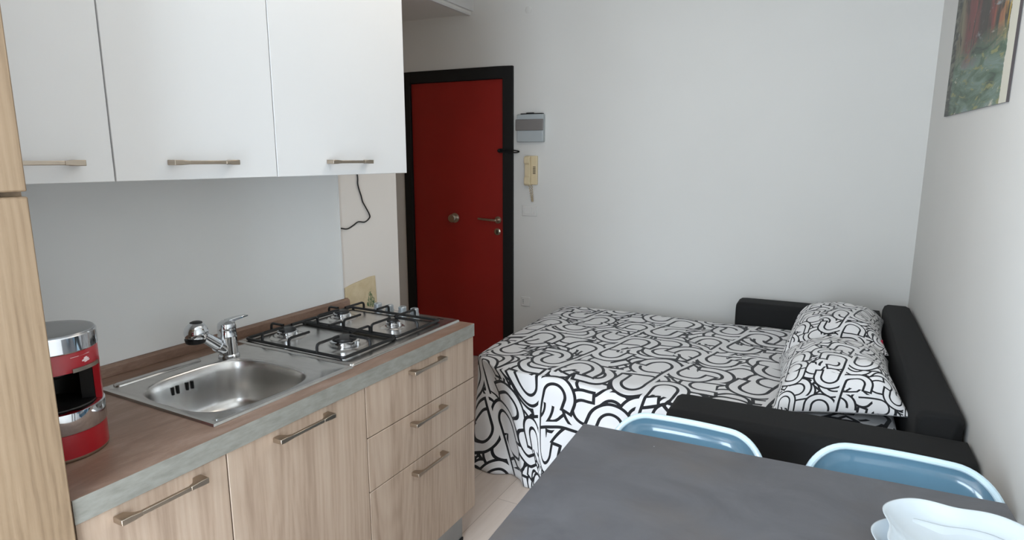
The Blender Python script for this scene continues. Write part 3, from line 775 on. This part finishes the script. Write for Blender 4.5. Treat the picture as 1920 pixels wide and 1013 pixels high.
# ------------------------------------------------------------------ painting on the right wall
pt = thing('forest_painting', 'unframed abstract painting of trees hung high on the right wall', 'painting', (WX, 1.907, 1.676))
PX = WX-.007; py0, py1, pz0, pz1 = 1.310, 2.505, 1.676, 2.42
box('stretcher', (PX+.001, py0, pz0), (WX-.0005, py1, pz1), M['canvas_side'], pt)
m = MB(); uvl = m.bm.loops.layers.uv.new('UVMap')
m.box((PX-.001, py0, pz0), (PX+.0009, py1, pz1))
for f in m.bm.faces:
    for lp_ in f.loops:
        v = lp_.vert.co; lp_[uvl].uv = ((py1-v.y)/(py1-py0), (v.z-pz0)/(pz1-pz0))
m.build('canvas', M['painting'], pt, smooth=False)
pt.rotation_euler.x = .024                     # hangs slightly askew
box('dark_edge', (PX-.0014, py0-.0028, pz0-.001), (WX-.002, py0-.0005, pz1), M['canvas_line'], pt)

# ------------------------------------------------------------------ sofa bed
sf = thing('sofa_bed', 'black fabric sofa pulled out into a double bed in the corner', 'sofa bed', (1.3, 2.0, 0))
AZ = .658
def arm(y0, y1, x0, x1, name='armrest'):
    # cushion with a rounded front and softened top, hanging to the floor
    m = MB(); rings = []
    r = .032; pf = []
    for (sx_, a0) in ((1, 0), (-1, 90)):
        for i in range(7):
            a = math.radians(a0+90*i/6)
            pf.append(((y0+y1)/2+sx_*((y1-y0)/2-r)+r*math.cos(a), AZ-r+r*math.sin(a)))
    prof_ = pf+[(y0, .06), (y1, .06)]
    for (x, ins) in ((x0, .022), (x0+.006, .010), (x0+.020, .002), (x0+.05, 0), ((x0+x1)/2, -.003), (x1-.05, 0), (x1, 0)):
        cy_ = (y0+y1)/2
        rings.append([(x, cy_+(y-cy_)*(1-2*ins/(y1-y0)), z-(ins if z > .3 else 0)) for y, z in prof_])
    m.loft(rings)
    return m.build(name, M['sofa'], sf, angle=60)
arm(.985, 1.190, 1.312, WX-.012)
arm(2.775, 2.955, 1.297, 2.045)
bkm = MB(); rings = []
for y, ins in ((1.222, .012), (1.230, .004), (1.250, 0), (2.0, -.004), (2.845, 0), (2.872, .004)):
    rings.append([(2.052+ins, y, .30), (2.052+ins, y, .680), (2.060+ins, y, .704-ins), (2.078, y, .712-ins), (2.160, y, .712-ins), (2.176, y, .704-ins), (2.181-ins, y, .680), (2.181-ins, y, .30)])
bkm.loft(rings).build('backrest', M['sofa'], sf, angle=50)
MB().box((2.090, 1.225, .08), (2.180, 2.865, .299)).build('back_base', M['sofa'], sf)
MB().box((.60, 1.43, .18), (2.045, 2.74, .34)).build('bed_base', M['sofa_dark'], sf, bevel=.01)
MB().prism([(.53, 1.45), (2.02, 1.45), (2.02, 2.72), (.30, 2.72), (.30, 1.66), (.34, 1.58)], .345, .515).build('mattress', M['mattress'], sf, bevel=.04, seg=4)
for x in (.65, 1.9):
    for y in (1.48, 2.69): MB().tube([(x, y, 0), (x, y, .18)], .018, 12).build('foot', M['black_plastic'], sf)
for x in (1.40, 2.10):
    for y in (1.085, 2.865): MB().tube([(x, y, 0), (x, y, .0605)], .022, 12).build('foot', M['black_plastic'], sf)
zp = MB().tube([(2.046, 1.235, .47), (2.046, 1.235, .55)], .0016, 6).box((2.0435, 1.232, .553), (2.0475, 1.238, .567)).box((2.0435, 1.232, .455), (2.0475, 1.238, .469))
zp.build('zip_pull', M['chrome'], sf)

# ------------------------------------------------------------------ duvet
from mathutils import noise as mnoise
def seglerp(path, n):
    P_ = [Vector(p) for p in path]; d_ = [0]
    for a, b in zip(P_, P_[1:]): d_.append(d_[-1]+(b-a).length)
    out = []
    for i in range(n+1):
        s_ = d_[-1]*i/n; k = 0
        while k < len(d_)-2 and s_ > d_[k+1]: k += 1
        out.append(P_[k].lerp(P_[k+1], (s_-d_[k])/(d_[k+1]-d_[k])))
    return out
NU, NV = 90, 70
near = seglerp([(2.03, 1.39, 0), (.466, 1.39, 0)], NU)
far = seglerp([(2.03, 2.745, 0), (.215, 2.745, 0)], NU)
foot = [p for p in seglerp([(.466, 1.39, 0), (.40, 1.412, 0), (.30, 1.475, 0), (.225, 1.56, 0), (.215, 1.64, 0), (.215, 2.745, 0)], NV)]
head = seglerp([(2.03, 1.39, 0), (2.03, 2.745, 0)], NV)
def ztop(x, y):
    z = .545+.012*mnoise.noise((x*2.2, y*2.2, 3.1))+.005*mnoise.noise((x*7, y*5, 1.1))+.0025*mnoise.noise((x*19, y*13, 5))
    z += .010*math.exp(-((y-2.745)/.10)**2)*0
    e = min(abs(y-1.39), abs(2.745-y), 0.2 if x > .6 else max(0, x-.21))
    return z-.018*math.exp(-(e/.05)**2)
dm = MB(); uvl = dm.bm.loops.layers.uv.new('UVMap'); UVD = {}
grid = []
for j in range(NV+1):
    v = j/NV; row = []
    for i in range(NU+1):
        u = i/NU
        p = near[i]*(1-v)+far[i]*v + head[j]*(1-u)+foot[j]*u - (near[0]*(1-u)*(1-v)+near[NU]*u*(1-v)+far[0]*(1-u)*v+far[NU]*u*v)
        vt = dm.bm.verts.new((p.x, p.y, ztop(p.x, p.y))); UVD[vt] = (p.x, p.y); row.append(vt)
    grid.append(row)
for j in range(NV):
    for i in range(NU): dm.face([grid[j][i], grid[j][i+1], grid[j+1][i+1], grid[j+1][i]])
# hanging border: near side, round the foot corner, along the foot, then the far side
border = [grid[0][i] for i in range(NU+1)] + [grid[j][NU] for j in range(1, NV+1)] + [grid[NV][i] for i in range(NU-1, -1, -1)]
def sm(a, b, x):
    t = max(0, min(1, (x-a)/(b-a))); return t*t*(3-2*t)
def bottom(idx, vt):
    x, y = vt.co.x, vt.co.y
    if idx <= NU:                                   # near side
        tuck = sm(1.16, 1.30, x)
        b = Vector((x+.14*math.exp(-((x-.47)/.18)**2), 1.335-.02*math.sin(x*9)*(1-tuck)*sm(.6, .9, x), .004))
        return b.lerp(Vector((x, 1.335, .40)), tuck)
    if idx <= NU+NV:                                # foot side
        k = (idx-NU)/NV; s_ = k*1.48
        pts = [(0, Vector((.606, 1.340, .003))), (.06, Vector((.565, 1.385, .004))), (.14, Vector((.500, 1.418, .004))), (.24, Vector((.40, 1.375, .004))), (.34, Vector((.30, 1.38, .004))), (.50, Vector((.16, 1.60, .004))), (.75, Vector((.09, 1.95, .004))), (1.5, Vector((.10, 2.77, .004)))]
        for (a, A), (b, B) in zip(pts, pts[1:]):
            if s_ <= b: return A.lerp(B, (s_-a)/(b-a))
        return pts[-1][1]
    t_w = sm(1.1, 1.28, x)
    return Vector((x, 2.80, .02)).lerp(Vector((x, 2.757, .40)), t_w)
ROWS = 14
strips = [[] for _ in range(ROWS+1)]
nb = len(border)
for idx, vt in enumerate(border):
    T = vt.co.copy(); B = bottom(idx, vt)
    out = Vector((B.x-T.x, B.y-T.y, 0)); strips[0].append(vt)
    # outward direction in UV
    if idx < NU: a = .28*sm(NU-14, NU, idx); nd = Vector((-math.sin(a*PI/2), -math.cos(a*PI/2)))
    elif idx < NU+NV: 
        a = .28+.72*sm(.26, .60, (idx-NU)/NV); nd = Vector((-math.sin(a*PI/2), -math.cos(a*PI/2)))
    else: nd = Vector((0, 1))
    prev = T; s_ = 0
    for r in range(1, ROWS+1):
        f = r/ROWS
        g_ = 1-math.cos(f*PI/2)                      # falls away slowly at first, then hangs
        h_ = math.sin(min(1, f*1.35)*PI/2)
        z = T.z+(B.z-T.z)*(f**1.15 if True else g_)
        k = .30*h_+.70*f
        p = Vector((T.x+out.x*k, T.y+out.y*k, z))
        od = out.normalized() if out.length > 1e-4 else Vector((nd.x, nd.y, 0))
        amp = .016*f*(1-f*.5)*(0 if T.x > 1.16 else 1)
        ph = idx*.33
        p += od*amp*(math.sin(ph)+.5*math.sin(ph*2.3+1)+.6*mnoise.noise((idx*.11, f*2, 0)))
        p += od*.018*math.sin(min(1, f*4)*PI)*.6
        if p.z < .003: p.z = .003
        s_ += (p-prev).length; prev = p
        nv_ = dm.bm.verts.new(p); UVD[nv_] = (UVD[vt][0]+nd.x*s_, UVD[vt][1]+nd.y*s_); strips[r].append(nv_)
for r in range(ROWS):
    for i in range(nb-1): dm.face([strips[r][i+1], strips[r][i], strips[r+1][i], strips[r+1][i+1]])
for f in dm.bm.faces:
    for l_ in f.loops: l_[uvl].uv = UVD[l_.vert]
du = dm.build('duvet', M['duvet'], angle=180, subsurf=1, org=(1.2, 2.0, 0))
sd_ = du.modifiers.new('cloth_thickness', 'SOLIDIFY'); sd_.thickness = .006; sd_.offset = -1
props(du, 'white duvet with black noodle-like print spread over the sofa bed down to the floor', 'duvet')

# ------------------------------------------------------------------ pillows
def pillow(label, cx, cy, cz, hx_, hy_, th, tilt, rz, seed, tag=False):
    m = MB(); uvl = m.bm.loops.layers.uv.new('UVMap'); n = 36; uvd = {}
    top, bot = {}, {}
    def outline(u, v):
        return u*hx_*(1-.10*(1-v*v)*abs(u)**3), v*hy_*(1-.07*(1-u*u)*abs(v)**3)
    for i in range(n+1):
        for j in range(n+1):
            p_, q_ = -1+2*i/n, -1+2*j/n
            u, v = math.sin(p_*PI/2)*.6+p_*.4, math.sin(q_*PI/2)*.6+q_*.4
            px, py = outline(u, v)
            h = max(0.0, (1-abs(u)**2.4)*(1-abs(v)**2.6))**.55
            e = (1-abs(u)**6)*(1-abs(v)**6)
            wr = (.014*mnoise.noise((u*1.8+seed, v*1.8, seed))+.007*mnoise.noise((u*5+seed, v*5, 2)))*e
            a_, b2_ = p_*hx_*1.22+seed*1.7, q_*hy_*1.22+seed
            drop = .045*max(abs(u), abs(v))**5
            t_ = m.bm.verts.new((px, py, th*h+wr*1.6-drop)); top[i, j] = t_; uvd[t_] = (a_, b2_)
            if i in (0, n) or j in (0, n): bot[i, j] = t_
            else:
                b_ = m.bm.verts.new((px, py, -th*.22*h+wr*.3-drop)); bot[i, j] = b_; uvd[b_] = (a_+3, b2_)
    for i in range(n):
        for j in range(n):
            m.face([top[i, j], top[i+1, j], top[i+1, j+1], top[i, j+1]])
            q = [bot[i, j+1], bot[i+1, j+1], bot[i+1, j], bot[i, j]]
            if len(set(q)) == 4: m.face(q)
    for f in m.bm.faces:
        for l_ in f.loops: l_[uvl].uv = uvd[l_.vert]
    root_ = thing('pillow', label, 'pillow', (cx, cy, cz), group=None)
    MX = Matrix.Rotation(rz, 4, 'Z') @ Matrix.Rotation(-tilt, 4, 'Y')
    for v in m.bm.verts: v.co = MX @ v.co + Vector((cx, cy, cz))
    m.build('pillowcase', M['pillow'], root_, angle=180, subsurf=1)
    if tag:
        lb = MB(); lb.box((-.004, -.012, -.012), (.004, .012, .012))
        for v in lb.bm.verts: v.co = MX @ (v.co+Vector((hx_*.90, -hy_*.74, -.008))) + Vector((cx, cy, cz))
        lb.build('sewn_label', M['tag_red'], root_, label='small red label')
    return root_
pillow('noodle-print pillow nearest the dining table on the sofa bed', 1.822, 1.722, .632, .225, .335, .125, math.radians(8), math.radians(2), 1.3)
pillow('noodle-print pillow at the back-wall side of the sofa bed, with a tiny red label', 1.820, 2.385, .646, .225, .335, .120, math.radians(12), math.radians(-2), 2.7, True)

# ------------------------------------------------------------------ dining table
tb = thing('dining_table', 'dark slate-look dining table in the foreground against the right wall', 'table', (1.68, .19, 0))
TA = math.radians(2.6); c_, s__ = math.cos(TA), math.sin(TA)
TX, TY = 1.18, .565
def tp(u, v): return (TX+u*c_+v*s__, TY+u*s__-v*c_)
LU, LV = .975, .80
MB().prism([tp(0, 0), tp(0, LV), tp(LU, LV), tp(LU, 0)], .724, .750).build('tabletop', M['table'], tb, bevel=.002, smooth=False)
for (u, v) in ((.045, .15), (.045, LV-.06), (LU-.016, .15), (LU-.016, LV-.06)):
    cx_, cy_ = tp(u, v)
    MB().box((cx_-.015, cy_-.015, 0), (cx_+.015, cy_+.015, .7238)).build('leg', M['table_leg'], tb, bevel=.002)
for (a, b) in (((.045, .15), (LU-.016, .15)), ((.045, LV-.06), (LU-.016, LV-.06))):
    p, q = tp(*a), tp(*b); MB().box((p[0]+.016, min(p[1], q[1])+.012, .69), (q[0]-.016, min(p[1], q[1])+.030, .7237)).build('apron', M['table_leg'], tb)

# ------------------------------------------------------------------ chairs
def chair(label, cx, ytop, ztop_, wd):
    t = thing('dining_chair', label, 'chair', (cx, ytop-.22, 0))
    lean = math.radians(22); hh = .36
    zb = ztop_-hh
    # back shell in its own plane: x across, w up; y from lean and a soft curve
    def bp(x, w_, off=0.0):
        curve = .030*(x/(wd/2))**2                       # wings come forward
        return Vector((cx+x, ytop-(hh-w_)*math.tan(lean)-curve-off*math.cos(lean), zb+w_+off*math.sin(lean)))
    def out(ins, seg=12):
        pts = []
        r = .105-ins
        hw, r2 = wd/2-ins, .05
        for i in range(seg+1):
            a = math.radians(0+90*i/seg); pts.append((hw-r+r*math.cos(a), hh-ins-r+r*math.sin(a)))
        for i in range(seg+1):
            a = math.radians(90+90*i/seg); pts.append((-hw+r+r*math.cos(a), hh-ins-r+r*math.sin(a)))
        for i in range(7):
            a = math.radians(180+90*i/6); pts.append((-hw+r2+r2*math.cos(a), ins+r2+r2*math.sin(a)))
        for i in range(7):
            a = math.radians(270+90*i/6); pts.append((hw-r2+r2*math.cos(a), ins+r2+r2*math.sin(a)))
        # subdivide the straight runs so that they follow the curve
        o = []
        for k, p in enumerate(pts):
            q = pts[(k+1) % len(pts)]; d_ = math.hypot(q[0]-p[0], q[1]-p[1]); n_ = max(1, int(d_/.02))
            for j in range(n_): o.append((p[0]+(q[0]-p[0])*j/n_, p[1]+(q[1]-p[1])*j/n_))
        return o
    rim = MB(); rim.tube([bp(x, w_) for x, w_ in out(.007)], .0085, 10, closed=True)
    pn = MB()
    lay = [(.012, 0.000), (.020, -.006), (.034, -.014), (.055, -.018), (.085, -.019), (.12, -.019)]
    oo = out(.012); m_c = (0, hh/2)
    def scaled(ins): 
        k = ins-.012
        return [(x*(1-k/(wd/2)), m_c[1]+(w_-m_c[1])*(1-k/(hh/2))) for x, w_ in oo]
    ringsF = [[bp(x, w_, off) for x, w_ in scaled(i_)] for i_, off in lay]
    ringsB = [[bp(x, w_, off-.004) for x, w_ in scaled(i_)] for i_, off in lay]
    pn.loft(ringsB[::-1]+ringsF)
    back_ = pn.build('backrest', M['chair_panel'], t, angle=60)
    rim.build('back_rim', M['chair_rim'], back_, label='pale blue rim')
    # seat
    sy1 = ytop-hh*math.tan(lean)-.020; sy0 = sy1-.40; zs = .452; hw = wd/2-.055
    MB().prism(rrect(cx, (sy0+sy1)/2, hw, (sy1-sy0)/2, .06, 8), zs-.018, zs).build('seat', M['chair_panel'], t, bevel=.006, seg=3)
    for sx_ in (-1, 1):
        x = cx+sx_*(hw-.02)
        MB().tube([(x+sx_*.006, sy0+.03, 0.002), (x, sy0+.06, zs-.0185)], .011, 12).build('leg', M['chrome'], t)
        MB().tube(catmull([(x+sx_*.006, sy1+.045, .002), (x, sy1-.005, zs-.025), (x, sy1+.010, zs+.03), tuple(bp(sx_*(hw-.02), .06, -.016))], 6), .011, 12).build('leg', M['chrome'], t)
    MB().tube([(cx-hw+.02, sy1-.03, zs-.030), (cx+hw-.02, sy1-.03, zs-.030)], .008, 10).build('cross_bar', M['chrome'], t)
    MB().tube([(cx-hw+.02, sy0+.058, zs-.030), (cx+hw-.02, sy0+.058, zs-.030)], .008, 10).build('cross_bar', M['chrome'], t)
    return t
chair('pale blue chair tucked in at the table corner nearest the kitchen', 1.447, .715, .757, .437)
chair('pale blue chair tucked in at the table beside the right wall', 1.962, .715, .780, .428)

# ------------------------------------------------------------------ dishes
def dish(label, cx, cy, z, R, h, rot, foot_):
    t = thing('serving_dish', label, 'dish', (cx, cy, z), group=None)
    sh = lambda a: 1+.085*math.cos(4*(a-rot))-.02*math.cos(8*(a-rot))
    pr_ = [(.001, .001), (foot_*.9, .001), (foot_, 0), (foot_+.006, .003), (R*.80, h*.45), (R*.93, h*.80), (R*.985, h*.97), (R, h), (R*.985, h*1.0), (R*.95, h*.93), (R*.88, h*.70), (R*.74, h*.38), (foot_*.98, .0075), (.001, .0065)]
    MB().lathe((cx, cy, z), pr_, 96, False, False, shape=sh).build('bowl', M['dish'], t, angle=180)
    return t
dish('white scalloped dish at the bottom of the stack on the table', 2.018, .258, .7505, .143, .030, PI/4+.08, .088)
dish('white scalloped dish lying on top of the other dish on the table', 2.034, .298, .7585, .142, .047, PI/4+.02, .052)

# ------------------------------------------------------------------ ceiling lamp
lm = thing('pendant_lamp', 'small white globe lamp hanging from the ceiling in the middle of the room', 'lamp', (1.0, .9, CZ))
MB().lathe((1.0, .9, CZ-.025), [(.05, .0248), (.05, .006), (.02, 0), (.001, 0)], 32).build('ceiling_rose', M['lamp_body'], lm)
MB().tube([(1.0, .9, CZ-.025), (1.0, .9, 2.42)], .003, 8).build('cord', M['cable'], lm)
MB().lathe((1.0, .9, 2.405), [(.022, 0), (.022, .018), (.006, .024)], 24).build('socket', M['lamp_body'], lm)
MB().sphere((1.0, .9, 2.335), .07).build('globe', M['lamp_glow'], lm)
